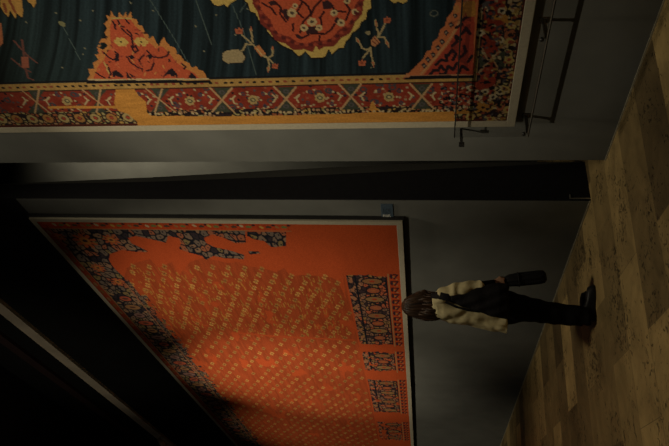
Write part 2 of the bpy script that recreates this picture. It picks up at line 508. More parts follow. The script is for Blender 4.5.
    # guard strip with its pale and yellow specks, right edge and top
    GX0, GX1 = -5.115, -4.995
    zlo = wall_xz(289, 226)[1]
    m = (X > GX0) & (Z > zlo); mm = m & ((jag > .33)); cv.c[mm] = (np.array((0.42, 0.055, 0.015), np.float32)*(0.7+0.6*fine[..., None]))[mm]
    cv.line([(-5.125, 5.18), (-5.125, zlo)], 0.014, (0.30, 0.16, 0.07))
    zz = 5.1; t = 0
    while zz > zlo:
        cv.ell(-5.055+random.uniform(-.01, .01), zz, .026, .018, [(0.44, 0.34, 0.20), (0.46, 0.27, 0.06), (0.30, 0.14, 0.05)][t % 3], .5)
        cv.ell(-5.06, zz-.07, .022, .03, (0.07, 0.05, 0.03) if t % 2 else (0.14, 0.16, 0.05))
        cv.ell(-5.03, zz-.12, .014, .02, (0.02, 0.015, 0.02))
        zz -= random.uniform(0.13, 0.20); t += 1
    xx = -5.2; t = 0
    while xx > -14:
        cv.ell(xx, 5.235, .05, .018, (0.17, 0.09, 0.03) if t % 2 else (0.22, 0.13, 0.06))
        xx -= 0.19; t += 1
    # ---- bottom border in surviving pieces
    def piece(xa, xb, seed, k_holes=0.0, guard=True):
        e = fbm(Z*9+seed, X*0+seed, 3)*0.12
        m = (X < xa-e*.8) & (X > xb+e) & (Z > 1.785) & (Z < 2.215) & (jag > k_holes)
        cv.c[m] = orn_b[m]
        m = (X < xa-e*.8) & (X > xb+e) & ((np.abs(Z-2.125) < .010) | (np.abs(Z-1.79) < .008)) & (jag > k_holes)
        cv.c[m] = NAVY
        if guard:
            m = (X < xa) & (X > xb) & (Z > 1.655) & (Z < 1.755)
            cv.c[m] = (np.array((0.46, 0.065, 0.015), np.float32)*(0.8+.4*fine[..., None]))[m]
            cv.line([(xa, 1.767), (xb, 1.767)], 0.012, (0.36, 0.19, 0.08))
            x = xa-.05; t = 0
            while x > xb+.05:
                # stepped arrow figures
                cv.ell(x, 1.735, .055, .014, (0.04, 0.02, 0.03)); cv.line([(x-.05, 1.705), (x+.03, 1.67)], .020, (0.05, 0.02, 0.025)); cv.ell(x+.04, 1.70, .012, .05, (0.06, 0.02, 0.02))
                cv.ell(x-.01, 1.712, .014, .012, (0.36, 0.22, 0.08)); cv.ell(x-.06, 1.68, .012, .009, (0.34, 0.24, 0.12))
                x -= .15; t += 1
        x = xa-.17; t = 0
        while x > xb+.12:
            cv.ell(x, 1.945, .085, .120 if t % 2 == 0 else .085, NAVY)
            cv.ell(x, 1.945, .060, .105 if t % 2 == 0 else .070, [(0.26, 0.12, 0.05), (0.33, 0.09, 0.04), (0.28, 0.15, 0.06), (0.32, 0.10, 0.05)][t % 4])
            cv.ell(x, 1.945, .022, .03, [(0.36, 0.05, 0.02), (0.40, 0.12, 0.04)][t % 2])
            cv.ell(x, 2.175, .045, .022, (0.34, 0.14, 0.07)); cv.ell(x-.12, 2.17, .03, .014, NAVY*1.5)
            x -= .215; t += 1
    def bx(y): return wall_xz(380, y)[0]
    piece(bx(274), bx(346), 1)
    piece(bx(351), bx(372), 5, .36)
    piece(bx(379), bx(413), 9, .30)
    piece(bx(421), bx(440), 13, .50)
    piece(bx(452), -13.0, 21, .40)
    piece(-13.2, -14.2, 25, .40)
    cv.c *= np.array((0.90, 0.92, 0.95), np.float32)
    return cv

red_root = empty('hanging_carpet', (-9.6, -0.03, 1.58))
tag(red_root, 'huge orange-red carpet with rows of small blossoms and torn navy border, framed behind the visitor', 'carpet')
carpet_mesh('carpet_pile', paint_red(), -0.055, 0.012, red_root)
ring_frame('mount', -14.29, -4.945, 1.585, 5.325, 0.055, -0.060, -0.028, M_LINER, red_root)
reparent(box('backing_board', (-13.95, -0.042, 1.66), (-4.93, -0.0, 5.18), M_FRAME), red_root)
ring_frame('outer_frame', -14.303, -4.936, 1.572, 5.338, 0.030, -0.040, -0.0005, M_FRAME, red_root)

# ================================================================== the blue carpet
def paint_blue():
    x0, x1, z0, z1 = -3.603, 0.7, 0.785, 5.9
    cv = Canvas(x0, x1, z0, z1, 0.0065, 0.0065)
    X, Z = cv.X, cv.Z
    YEL = np.array((0.62, 0.27, 0.035)); CREAM = (0.55, 0.42, 0.22); RED = (0.55, 0.085, 0.028); MAR = np.array((0.27, 0.030, 0.014))
    BLK = (0.012, 0.010, 0.014); SCAL = (0.60, 0.42, 0.10); TEAL = (0.055, 0.065, 0.045)
    # the indigo field with its bands of uneven dye
    k = np.clip((Z-1.6)/2.6, 0, 1)*0.9
    s = Z + k*(X+3.1)*0.9
    st = fbm(s*16, X*0.5, 4, 4)
    st2 = fbm(s*70, X*1.2, 6, 2)
    g = np.clip(2.5*(st-.22), .35, 3)*(0.72+.55*st2)*1.15
    green = np.clip((Z-3.4)/1.2, 0, 1)[..., None]
    navy = np.array((0.016, 0.034, 0.046))*(1-green)+np.array((0.014, 0.028, 0.028))*green
    cv.c[:] = (navy*g[..., None]).astype(np.float32)
    # a few pale rubbed threads
    for P in [[(196, 0), (206, 30), (212, 45)], [(230, 0), (243, 30), (252, 60), (257, 80)], [(150, 0), (175, 40), (195, 75)], [(60, 22), (70, 40), (80, 60)], [(247, 2), (240, 12)]]:
        cv.iline(P, .006, (0.075, 0.12, 0.12))
    for _ in range(26):
        a = random.uniform(10, 400); b = random.uniform(2, 76)
        cv.idot(a, b, .007, (0.20, 0.20, 0.13))
    # -------- borders
    red_n = fbm(X*18, Z*18, 2, 3)
    mar = MAR*(0.7+0.7*red_n[..., None])
    m = (X < -3.19) | (Z < 1.03)
    cv.c[m] = mar[m].astype(np.float32)
    F1, F2, ID = voro(X*17, Z*17, 5)
    specks = (F1 < .19) & m; cv.c[specks] = pick(hash2(np.floor(ID*97), ID*0, 2), [(0.03, 0.03, 0.05), (0.40, 0.30, 0.17), (0.10, 0.09, 0.10), (0.34, 0.10, 0.05), (0.015, .015, .02)])[specks]
    F1, F2, ID = voro(X*9, Z*9, 15)
    bl = (F1 < .26) & (F1 > .12) & m & (ID > .62); cv.c[bl] = np.array((0.075, 0.065, 0.075), np.float32)
    # outer flower guard
    F1, F2, ID = voro(X*27, Z*27, 8)
    fl = pick(ID, [(0.46, 0.33, 0.14), (0.50, 0.30, 0.07), (0.36, 0.10, 0.04), (0.40, 0.34, 0.14), (0.03, 0.02, 0.03), (0.42, 0.24, 0.12)])
    fl = np.where(((F2-F1) < .28)[..., None], np.array((0.03, 0.018, 0.018)), fl).astype(np.float32)
    corner = ((X < -3.43) | (Z < 0.905)); cv.c[corner] = fl[corner]
    edge = (X < -3.575) | (Z < .80); cv.c[edge] = np.array((0.10, 0.02, 0.012), np.float32)
    # scrolled flower heads along that guard
    for t in range(30):
        zc = 3.55+0.135*t
        if zc < 5.8:
            cv.ell(-3.505, zc, .055, .05, (0.03, 0.02, 0.02)); cv.ell(-3.505, zc, .047, .042, (0.46, 0.34, 0.13) if t % 2 else (0.44, 0.20, 0.05), hole=.45)
            cv.ell(-3.505, zc, .016, .016, (0.40, 0.06, 0.03))
    for t in range(26):
        xc = -3.45+0.16*t
        cv.ell(xc, .853, .055, .040, (0.03, .02, .02)); cv.ell(xc, .853, .046, .034, (0.50, 0.38, 0.12) if t % 2 else (0.40, 0.12, 0.05), hole=.4)
    # guard strips with dark studs
    gs = (X > -3.20) & (X < -3.125) & (Z > 1.03); cv.c[gs] = ((np.array((0.46, 0.27, 0.07)))*(0.75+.5*red_n[..., None])).astype(np.float32)[gs]
    gs = (Z > 1.035) & (Z < 1.085) & (X > -3.20); cv.c[gs] = ((np.array((0.34, 0.24, 0.09)))*(0.75+.5*red_n[..., None])).astype(np.float32)[gs]
    z = 1.07
    while z < 5.9:
        cv.ell(-3.162, z+random.uniform(-.006, .006), .012, .014, BLK if random.random() < .6 else (0.30, 0.06, 0.03)); z += .056
    x = -3.12
    while x < .7:
        cv.ell(x, 1.06, .013, .010, BLK if random.random() < .6 else (0.30, 0.06, 0.03)); x += .05
    cv.line([(-3.205, 1.03), (-3.205, 5.9)], .010, (0.06, 0.02, 0.015)); cv.line([(-3.2, 1.028), (.7, 1.028)], .010, (0.04, 0.02, 0.02))
    cv.line([(-3.112, 1.09), (-3.112, 5.9)], .012, BLK); cv.line([(-3.1, 1.094), (.7, 1.094)], .012, BLK)
    # crosses in the main border
    for c, top, bot in [(36, 90, 113), (97.5, 90, 112.5), (160, 89, 112), (222, 88, 112), (286, 87, 111), (351, 84.5, 109.5), (422, 84, 109)]:
        my = (top+bot)/2
        cv.ipoly([(c-9, top), (c+9, top), (c, my)], TEAL); cv.ipoly([(c-9, bot), (c+9, bot), (c, my)], TEAL)
        cv.idot(c, top+4.5, .022, (0.10, 0.09, 0.10), 1, 0, .5); cv.idot(c, bot-4.5, .022, (0.10, 0.09, 0.10), 1, 0, .5)
        LC = (0.50, 0.30, 0.14)
        if c < 120: cv.iline([(c-15, top), (c+14, bot)], .014, LC); cv.iline([(c+3, top), (c-1, bot)], .014, LC)
        elif c < 180: cv.iline([(c-14, top), (c+15, bot)], .014, LC); cv.iline([(c+2, top), (c-5, bot)], .014, LC)
        else: cv.iline([(c-12, top), (c+12, bot)], .016, LC); cv.iline([(c+10, top), (c-10, bot)], .016, LC)
        for sgn in (-1, 1):
            a = c+sgn*10
            cv.iline([(a, my-1), (a+sgn*3.2, my-4)], .016, CREAM); cv.iline([(a, my-1), (a+sgn*2.6, my+3.5)], .014, CREAM); cv.iline([(a-sgn*1.5, my-1), (a, my-1)], .014, CREAM)
    # rosettes between the crosses
    for c, y in [(67, 101), (129, 100), (190, 101), (253, 100), (320, 98), (389, 97)]:
        for t in range(7):
            a = t*math.tau/7
            cv.idot(c+3.2*math.cos(a), y+3.2*math.sin(a), .017, (0.46, 0.32, 0.12))
        cv.idot(c, y, .022, (0.12, 0.11, 0.06)); cv.idot(c, y, .011, (0.50, 0.40, 0.18))
        for (dx, dy) in [(-15, 7), (15, 7), (-13, -6), (13, -6), (8, 0), (-9, 8), (11, 8), (5, 9), (-6, -8)]:
            cv.idot(c+dx, y+dy, .010, CREAM); 
        for (dx, dy) in [(-10, -6), (10, -6), (12, 6), (-12, 5)]:
            cv.idot(c+dx, y+dy, .022, (0.07, 0.06, 0.09), .7, 0, .35)
    # plain ochre repair cloth
    och = YEL*(0.8+.4*fbm(X*40, Z*8, 31, 2)[..., None])
    def ochre(P):
        w, m = cv.polymask(wp(P)); v = cv.c[w]; m = m & (X[w] < -3.205+0.0*Z[w]); v[m] = och.astype(np.float32)[w][m]
    ochre([(116, 89), (134, 89), (139, 96), (146, 102), (147, 113), (152, 116), (230, 116.5), (300, 115), (372, 113), (454, 111.5), (455, 132), (139, 132), (137, 122), (128, 114), (118, 111), (114, 104)])
    ochre([(48, 106.5), (80, 106), (116, 106), (120, 108.5), (48, 108.6)])
    ochre([(368, 113), (371, 103), (373, 101), (376, 108), (380, 110), (382, 114)])
    # broken inner edge of the border above the ochre
    a = 150
    while a < 450:
        y = 114.0-(a-150)*0.0125*0.9
        cv.idot(a, y, .012, BLK if random.random() < .45 else CREAM, .8); a += random.uniform(2.2, 4.5)
    # lower right corner of the border: cross, patches of ochre
    cv.iline([(481, 48), (489, 61), (478, 74)], .016, (0.42, 0.26, 0.14)); cv.iline([(505, 46), (489, 61)], .014, (0.42, 0.26, 0.14)); cv.iline([(489, 61), (494, 60), (501, 73)], .016, (0.48, 0.28, 0.14))
    cv.ipoly([(480, 50), (488, 61), (479, 71)], TEAL); cv.ipoly([(505, 49), (493, 59), (501, 71), (505, 68)], TEAL)
    cv.ipoly([(489, 17), (497, 15), (500, 14), (506, 15), (515, 18), (516, 24), (508, 24), (500, 20), (489, 19)], YEL*.8)
    cv.ipoly([(477, 103), (488, 102), (490, 112), (476, 112)], YEL*.75)
    cv.ipoly([(455, 109.5), (467, 109.5), (474, 112), (470, 114), (455, 114)], YEL*.7)
    for (c, y) in [(500, 40), (502, 11), (480, 33), (485, 92), (493, 97), (478, 98), (471, 88), (500, 92), (484, 10)]:
        for t in range(5):
            a = t*math.tau/5
            cv.idot(c+2.2*math.cos(a), y+1.8*math.sin(a), .014, (0.55, 0.46, 0.28))
        cv.idot(c, y, .012, BLK)
    for (c, y) in [(510, 42), (511, 75), (509, 60), (506, 90), (513, 10), (508, 110), (490, 119), (470, 117), (512, 25)]:
        for t in range(6):
            a = t*math.tau/6
            cv.idot(c+2.4*math.cos(a), y+2.2*math.sin(a), .017, (0.50, 0.36, 0.10))
        cv.idot(c, y, .014, (0.34, 0.06, 0.03))
    for _ in range(330):
        a = random.uniform(477, 522); b = random.uniform(-8, 122)
        if a < 480 and b > 80: continue
        if b < 84 and a > 0 or a > 455:
            col = random.choice([BLK, BLK, BLK, (0.50, 0.40, 0.22), (0.28, 0.06, 0.03), (0.34, 0.20, 0.05), (0.10, 0.09, 0.10), (0.03, 0.03, 0.05)])
            q = wall_xz(a, b); cv.ell(q[0], q[1], random.uniform(.007, .020), random.uniform(.006, .014), col, random.uniform(0, 3))
    for _ in range(150):
        a = random.uniform(440, 478); b = random.uniform(87, 111)
        q = wall_xz(a, b); cv.ell(q[0], q[1], random.uniform(.006, .016), random.uniform(.006, .012), random.choice([BLK, BLK, (0.50, 0.40, 0.24), (0.42, 0.09, 0.04), (0.09, .08, .10)]), random.uniform(0, 3))
    # -------- triangular medallion at the left edge of the field
    T = [(87, 80), (90, 75), (88, 69), (94, 69), (93, 63), (98, 60), (95, 55), (99, 54), (97, 47), (103, 50), (108, 46), (104, 42), (98, 44), (101, 39), (108, 38), (104, 33), (107, 29), (104, 24), (108, 20),
         (106, 15), (110, 17), (111, 11), (114, 16), (118, 18), (119, 12), (123, 17), (126, 12), (127, 17), (131, 12), (132, 18), (137, 20), (138, 25), (142, 26), (144, 31), (148, 34), (149, 39), (153, 36), (155, 41), (159, 46), (161, 41), (164, 37), (167, 43), (170, 46), (175, 48), (177, 54),
         (181, 56), (184, 61), (189, 63), (192, 68), (196, 66), (199, 70), (203, 71), (206, 75), (208, 80)]
    cv.ipoly(T, (0.58, 0.22, 0.045))
    cv.ipoly([(93, 79), (96, 72), (98, 66), (104, 60), (106, 54), (112, 47), (110, 38), (110, 26), (113, 19), (130, 19), (135, 26), (142, 32), (147, 41), (155, 47), (163, 47), (170, 54), (176, 62), (184, 68), (194, 73), (200, 79)], RED)
    cv.iline([(112, 18.5), (131, 18.5)], .012, (0.50, 0.36, 0.10)); cv.iline([(89, 80), (208, 79)], .014, CREAM)
    cv.ipoly([(87, 81), (210, 80.4), (211, 83), (86, 83.6)], BLK)
    for c in (121, 141):
        for t in range(6):
            a = t*math.tau/6
            cv.idot(c+4*math.cos(a), 42+2.2*math.sin(a), .022, (0.60, 0.40, 0.09))
        cv.idot(c, 42, .017, (0.60, 0.40, 0.09)); cv.idot(c, 42, .009, BLK)
    for P in [[(112, 21), (115, 25), (115, 29)], [(118, 21), (120, 26), (124, 27)], [(126, 20), (129, 24)], [(122, 29), (126, 33), (130, 36)], [(127, 30), (131, 34), (132, 40), (133, 46)], [(131, 46), (135, 53), (138, 50), (136, 46), (133, 48)],
              [(104, 53), (108, 57), (113, 60), (117, 58)], [(115, 52), (118, 54), (116, 61)], [(127, 57), (131, 63), (137, 67), (142, 69)], [(144, 55), (139, 60), (142, 66)], [(147, 51), (153, 57), (160, 58), (167, 56), (169, 52)],
              [(154, 63), (151, 70), (147, 71)], [(107, 65), (111, 74), (109, 78)], [(96, 73), (101, 76), (105, 78)], [(182, 64), (186, 67), (184, 69)]]:
        cv.iline(P, .014, (0.035, 0.012, 0.02))
    for P in [[(112, 72), (116, 70), (120, 73), (124, 77), (121, 78), (116, 76), (113, 78)], [(126, 72), (130, 74), (136, 77), (127, 78)], [(160, 74), (163, 77), (168, 70), (172, 68), (177, 74), (178, 78), (171, 76), (168, 74), (163, 78)],
              [(188, 78), (191, 72), (196, 77), (196, 79)], [(128, 56), (132, 55), (135, 58), (131, 60)], [(146, 56), (150, 54), (152, 58), (148, 60)], [(115, 54), (119, 54), (119, 61), (115, 62)]]:
        cv.ipoly(P, (0.022, 0.014, 0.022))
    for _ in range(120):
        a = random.uniform(96, 200); b = random.uniform(22, 78)
        if abs(a-135) > (b-8)*.85+4 or a > 120+(b-10)*1.12: continue
        c2 = random.choice([(0.05, 0.02, 0.02), (0.60, 0.24, 0.06), (0.36, 0.05, 0.03), (0.62, 0.14, 0.05)])
        cv.iline([(a, b), (a+random.uniform(-3, 3), b+random.uniform(-3, 3))], .010, c2)
    cv.iline([(104, 62), (109, 74)], .010, (0.55, 0.35, 0.10))
    # -------- the great centre medallion
    half = [(371, 1.3), (371, 8), (367, 11), (366, 19), (361, 22), (359, 28), (352, 33), (349, 39), (346, 41), (343.5, 47.5), (337.5, 48.5), (332, 54.5), (328.5, 49), (325, 57), (311.5, 57.8), (305.5, 51.5), (299, 56.5), (292, 49.7), (284, 46.4),
            (278.4, 42.4), (273, 37.6), (267, 31), (265.5, 23), (259, 20.5), (255.5, 13), (250.5, 11.5), (247.5, 3), (244, 0)]
    cx, cy = 309.0, -14.0
    full = half + [(a, 2*cy-b) for a, b in reversed(half)]
    def sc(P, f): return [(cx+(a-cx)*f, cy+(b-cy)*f) for a, b in P]
    cv.ipoly(sc(full, 1.02), BLK)
    cv.ipoly(full, SCAL)
    smooth = []
    for t in range(72):
        a = t*math.tau/72
        smooth.append((cx+math.cos(a)*(57.5+1.2*math.sin(9*a*2)), cy+math.sin(a)*(65.0+1.6*math.sin(18*a))))
    cv.ipoly(smooth, (0.22, 0.028, 0.02))
    inner = [(cx+math.cos(t*math.tau/48)*(51+2.0*math.sin(12*t*math.tau/48)), cy+math.sin(t*math.tau/48)*(57+1.8*math.sin(12*t*math.tau/48))) for t in range(48)]
    cv.ipoly(inner, RED)
    cv.ipoly([(313, 52), (316, 45), (320, 52), (317, 55)], SCAL)
    for P in [[(300, 0), (308, 6), (311, 14)], [(322, 0), (314, 8), (311, 16)], [(311, 14), (303, 22), (300, 33)], [(311, 34), (325, 34), (331, 30), (335, 24)], [(296, 35), (302, 38), (309, 35)], [(275, 2), (281, 8), (280, 14), (286, 22)], [(330, 5), (336, 11), (345, 12)],
              [(262, 3), (272, 9), (276, 15)], [(293, 24), (293, 31)], [(345, 3), (350, 10), (346, 20)], [(320, 36), (319, 41)], [(302, 3), (297, 12), (303, 18)], [(324, 12), (320, 18), (322, 25)]]:
        cv.iline(P, .014, (0.05, 0.012, 0.015))
    for P in [[(322, 2), (328, 0), (334, 6), (331, 9), (323, 9)], [(281, 10), (287, 9), (290, 16), (288, 22), (284, 17)], [(306, 27), (316, 26), (318, 33), (306, 34)], [(336, 17), (340, 19), (338, 25), (334, 22)], [(268, 2), (274, 0), (276, 5), (271, 6)], [(298, 34), (303, 38), (301, 40), (296, 37)]]:
        cv.ipoly(P, (0.05, 0.02, 0.025))
    for (c, y, r) in [(312, 22, 4.2), (292, 13, 4.2), (334, 13, 3.2), (341, 23, 3.4), (304, 28, 3.4), (319, 28, 3.0), (295, 6, 2.4), (347, 1, 3), (355, 12, 3)]:
        for t in range(7):
            a = t*math.tau/7
            cv.idot(c+r*.65*math.cos(a), y+r*.65*math.sin(a), .0036*r, (0.58, 0.42, 0.20))
        cv.idot(c, y, .0030*r, (0.10, 0.07, 0.05))
    for t in range(34):
        a = math.radians(8+t*5)
        cv.idot(cx+math.cos(a)*54, cy+math.sin(a)*59, .014, (0.40, 0.06, 0.03) if t % 2 else (0.12, 0.02, 0.02))
    # -------- pendants cut by the upper edge
    def blob(P, col=SCAL):
        cv.ipoly([(a, b) for a, b in P], BLK); cv.ipoly([(a, b-1.0) for a, b in P], col)
    blob([(208, -12), (210, 0), (214, 6), (219, 7), (224, 5), (227, 8), (231, 4), (236, 1), (236, -12)])
    blob([(388, -12), (389, 0), (394, 4), (399, 3), (403, 5), (407, 2), (409, -12)])
    blob([(24, -12), (27, 2), (31, 5), (34, 9), (36, 4), (34, -12)], (0.56, 0.30, 0.06))
    blob([(0, 8), (4, 14), (8, 18), (10, 12), (16, 20), (16, 14), (22, 19), (23, 12), (22, 4), (21, -12), (0, -12)], (0.56, 0.30, 0.06))
    blob([(-3, 24), (1, 24), (2, 32), (3, 44), (-3, 50)], (0.5, 0.16, 0.06))
    cv.iline([(9, 0), (15, 12)], .02, (0.3, 0.08, 0.03)); cv.iline([(4, 4), (6, 12)], .02, (0.3, 0.08, 0.03))
    # -------- flower sprays in the blue
    TANC = (0.40, 0.31, 0.15); BUD = (0.50, 0.12, 0.05)
    def sprig(lines, buds, leaves):
        for P in lines: cv.iline(P, .013, TANC)
        for (c, y, r) in buds:
            cv.ipoly([(c-r, y-r*.6), (c-r*.3, y-r*.4), (c, y-r), (c+r*.4, y-r*.4), (c+r, y-r*.6), (c+r*.8, y+r*.8), (c-r*.8, y+r*.8)], BUD)
            cv.idot(c, y, .010, (0.30, 0.06, 0.03))
        for (a, b, c2, d) in leaves:
            mx, my = (a+c2)/2, (b+d)/2; nx, ny = -(d-b), (c2-a); l = math.hypot(nx, ny); nx /= l; ny /= l
            cv.ipoly([(a, b), (mx+nx*1.7, my+ny*1.7), (c2, d), (mx-nx*1.7, my-ny*1.7)], TANC); cv.ipoly([((a+mx)/2, (b+my)/2), (mx+nx*.8, my+ny*.8), (c2, d), (mx-nx*.8, my-ny*.8)], BUD)
    sprig([[(242, 35), (252, 44), (258, 49)], [(253, 42), (251, 33)], [(253, 45), (246, 44), (243, 50), (240, 52)], [(263, 56), (267, 58), (272, 56), (273, 51)], [(262, 54), (268, 58), (273, 63)], [(268, 58), (269, 65)]],
          [(239, 31, 4), (275, 66, 3.2)], [(251, 34, 251, 26), (272, 53, 273, 45), (269, 64, 268, 73)])
    cv.ipoly([(254, 48), (259, 45), (266, 54), (261, 57)], (0.56, 0.20, 0.06)); cv.iline([(257, 49), (262, 55)], .008, (0.60, 0.45, 0.2))
    cv.ipoly([(222, 53), (227, 50), (238, 49), (244, 53), (246, 58), (243, 63), (228, 64), (222, 61)], BLK)
    cv.ipoly([(222.5, 53.5), (227, 50.5), (238, 49.5), (243, 53), (245, 58), (242.5, 62.5), (228, 63.5), (222.5, 60.5)], (0.38, 0.30, 0.16))
    sprig([[(386, 22), (380, 34), (375, 40)], [(379, 35), (377, 29)], [(378, 37), (384, 37), (387, 43)], [(371, 48), (366, 50), (362, 48), (360, 44)], [(371, 48), (363, 58)], [(370, 48), (372, 58)]],
          [(387, 20, 4), (362, 63, 4)], [(377, 30, 375, 18), (385, 38, 389, 48), (360, 45, 356, 37), (372, 58, 374, 68)])
    cv.ipoly([(371, 40), (375, 36), (380, 42), (375, 47), (371, 45)], (0.52, 0.22, 0.09)); cv.idot(368, 33, .016, (0.30, 0.26, 0.14))
    cv.iline([(372, 41), (377, 45)], .007, (0.2, 0.05, 0.03)); cv.iline([(374, 38), (379, 43)], .007, (0.2, 0.05, 0.03))
    # faint sprig far left
    for P in [[(14, 41), (20, 48), (28, 56), (37, 63)], [(12, 59), (20, 66), (30, 72)], [(22, 40), (24, 56)], [(25, 66), (28, 78), (33, 80)]]: cv.iline(P, .016, (0.16, 0.06, 0.05))
    cv.ipoly([(21, 57), (28, 57), (29, 68), (22, 68)], (0.34, 0.10, 0.06))
    cv.idot(62, 24, .022, (0.20, 0.20, 0.10)); cv.idot(434, 13.5, .026, (0.12, 0.14, 0.12), 1, 0, .7)
    # -------- corner piece at the right
    cv.ipoly([(404, 78), (408, 74), (416, 66), (423, 59), (427, 51), (431, 50), (433, 42), (438, 38), (440, 30), (445, 26), (447, 18), (452, 12), (455, 5), (458, -8), (480, -20), (474, 78)], (0.54, 0.15, 0.045))
    cv.ipoly([(424, 75), (436, 60), (449, 44), (459, 27), (466, 12), (476, -20), (474, 40), (473, 76)], (0.40, 0.045, 0.022))
    cv.iline([(421, 74), (436, 57), (447, 43), (457, 28), (464, 10), (470, -10)], .016, (0.55, 0.26, 0.10))
    for (a, b) in [(428, 60), (433, 55), (438, 48), (442, 42), (446, 33), (451, 25), (455, 16), (424, 66)]:
        cv.ipoly([(a-2.5, b-1), (a, b-3.4), (a+3, b), (a, b+3.2)], (0.02, 0.02, 0.03)); cv.idot(a, b, .008, (0.30, 0.22, 0.16))
    for P in [[(430, 75), (434, 70), (438, 71), (441, 66), (444, 70)], [(436, 65), (441, 60), (447, 61), (446, 55)], [(445, 74), (448, 66), (453, 70), (457, 63)], [(448, 56), (452, 50), (456, 54), (453, 60)], [(452, 46), (457, 42), (456, 36), (461, 40)],
              [(458, 74), (462, 66), (468, 70)], [(460, 58), (466, 52), (464, 46)], [(462, 34), (466, 28), (470, 34)], [(463, 20), (469, 16), (467, 8)], [(440, 74), (447, 75)], [(456, 28), (462, 24)], [(468, 62), (472, 56)]]:
        cv.iline(P, .022, (0.022, 0.014, 0.02))
    for P in [[(461, 4), (464, 2), (467, 8), (464, 17), (461, 15)]]: cv.ipoly(P, YEL*.75)
    cv.ipoly([(453, 6), (458, 5), (461, 12), (454, 14)], (0.50, 0.20, 0.05)); cv.ipoly([(466, 2), (475, 0), (476, 16), (467, 17), (465, 10)], YEL*.8)
    m = (Z > 1.1) & (Z < 1.22) & (X > -3.1) & (fbm(X*10, Z*10, 77) > .45); cv.c[m] = (cv.c[m]*0.55+np.array((0.05, 0.012, 0.02), np.float32)*.45)
    cv.ipoly([(406, 76), (474, 75), (474, 78), (404, 79.5)], BLK); cv.iline([(408, 75.6), (473, 74.8)], .008, (0.45, 0.20, 0.10))
    cv.ipoly([(403, 78), (407, 73), (411, 77)], (0.50, 0.20, 0.08))
    lum = cv.c.mean(-1, keepdims=True)
    cv.c = (0.88*cv.c + 0.12*lum*np.array((1.15, 1.0, .8), np.float32)).astype(np.float32)*0.66
    return cv

blue_root = empty('hanging_carpet', (-1.4, -0.03, 0.735))
tag(blue_root, 'dark blue carpet with a round red medallion and ochre repairs, framed on the nearer wall', 'carpet')
carpet_mesh('carpet_pile', paint_blue(), -0.055, 0.012, blue_root)
ring_frame('mount', -3.662, 0.76, 0.728, 5.96, 0.062, -0.060, -0.020, M_LINER, blue_root)
reparent(box('backing_board', (-3.52, -0.042, 0.82), (0.68, 0.0, 5.78), M_FRAME), blue_root)

# ------------------------------------------------------------------ clear barrier in front of the blue carpet
GY = -0.165
gb = empty('glass_barrier', (-2.0, GY, 0.655)); tag(gb, 'low clear barrier pane on dark steel arms below the blue carpet', 'barrier')
gx0, gx1 = -3.585, 0.6
reparent(box('pane', (gx0, GY-0.004, 0.662), (gx1, GY+0.004, 1.165), M_GLASS), gb)
o = reparent(box('edge_rail', (gx0, GY-0.008, 0.6575), (gx1, GY-0.0045, 0.6625), M_STEEL), gb); o['label'] = 'pale lower edge strip'
reparent(box('lower_channel', (gx0, GY-0.004, 0.650), (gx1, GY+0.014, 0.6612), M_DSTEEL), gb)
o = reparent(box('edge_rail', (gx0, GY-0.006, 1.1655), (gx1, GY+0.008, 1.174), M_DSTEEL), gb); o['label'] = 'dark upper edge strip'
for x in (-3.545, -2.70, -1.85, -1.0, -0.15):
    bm = bmesh.new()
    add_box(bm, (x-.011, GY+0.006, 0.652), (x+.011, -0.002, 0.674), .002)
    add_box(bm, (x-.022, -0.010, 0.635), (x+.022, -0.0003, 0.690), .002)
    a = reparent(bm_obj('bracket', bm, M_DSTEEL), gb)
    bm = bmesh.new()
    add_tube(bm, [(x, GY-0.018, 0.690), (x, GY-0.0045, 0.690)], .013, 12)
    s = bm_obj('bolt', bm, M_DSTEEL, None, True); reparent(s, gb)
bm = bmesh.new(); add_box(bm, (-3.545-.010, -0.062, 1.118), (-3.545+.010, -0.0605, 1.122)); bm.free()
bm = bmesh.new()
add_box(bm, (gx0-0.014, GY-.012, 1.095), (gx0+.020, GY+.012, 1.135), .003); add_box(bm, (gx0-0.014, GY+.012, 1.105), (gx0-0.002, -0.001, 1.125), .002)
# upper left clip steadies the pane beside the carpet's mount
bmesh.ops.translate(bm, verts=bm.verts, vec=(-0.085, 0, 0))
add_box(bm, (gx0-0.085, GY-.006, 1.108), (gx0+.012, GY-.0045, 1.122))
a = reparent(bm_obj('clip', bm, M_DSTEEL), gb)

# ------------------------------------------------------------------ small plaque between the carpets
lb = empty('wall_label', (-4.76, -0.006, 1.668)); tag(lb, 'small slate-blue wall label beside the lower right corner of the orange-red carpet', 'label')
reparent(box('plate', (-4.868, -0.010, 1.664), (-4.655, -0.0003, 1.772), M_PLATE, bevel=.002), lb)
bm = bmesh.new()
for (a, b, c, d) in [(.004, .010, .050, .018), (.004, .024, .012, .036), (.020, .024, .050, .032), (.004, .042, .050, .050), (.004, .056, .030, .064), (.036, .056, .050, .074), (.004, .070, .026, .078)]:
    add_box(bm, (-4.862+a, -0.0115, 1.668+(0.1-d)), (-4.862+a+(c-a), -0.0102, 1.668+(0.1-b)))
reparent(bm_obj('pale_marks', bm, M_INK), lb)
bm = bmesh.new()
for r in range(5):
    for c in range(4):
        if (r*3+c*5) % 4: add_box(bm, (-4.80+c*.022, -0.0115, 1.690+r*.014), (-4.80+c*.022+.014, -0.0102, 1.690+r*.014+.006))
reparent(bm_obj('printed_lines', bm, M_INK2), lb)

# ------------------------------------------------------------------ the visitor
DA = Vector((0.447, 0.894, 0)).normalized()      # along the wall side of the body
DB = Vector((-0.894, 0.447, 0)).normalized()     # away
P0 = Vector((-4.985, -0.775, 0.0)) - DA*0.042
def W3(a, b, z): return P0 + DA*a + DB*b + Vector((0, 0, z))

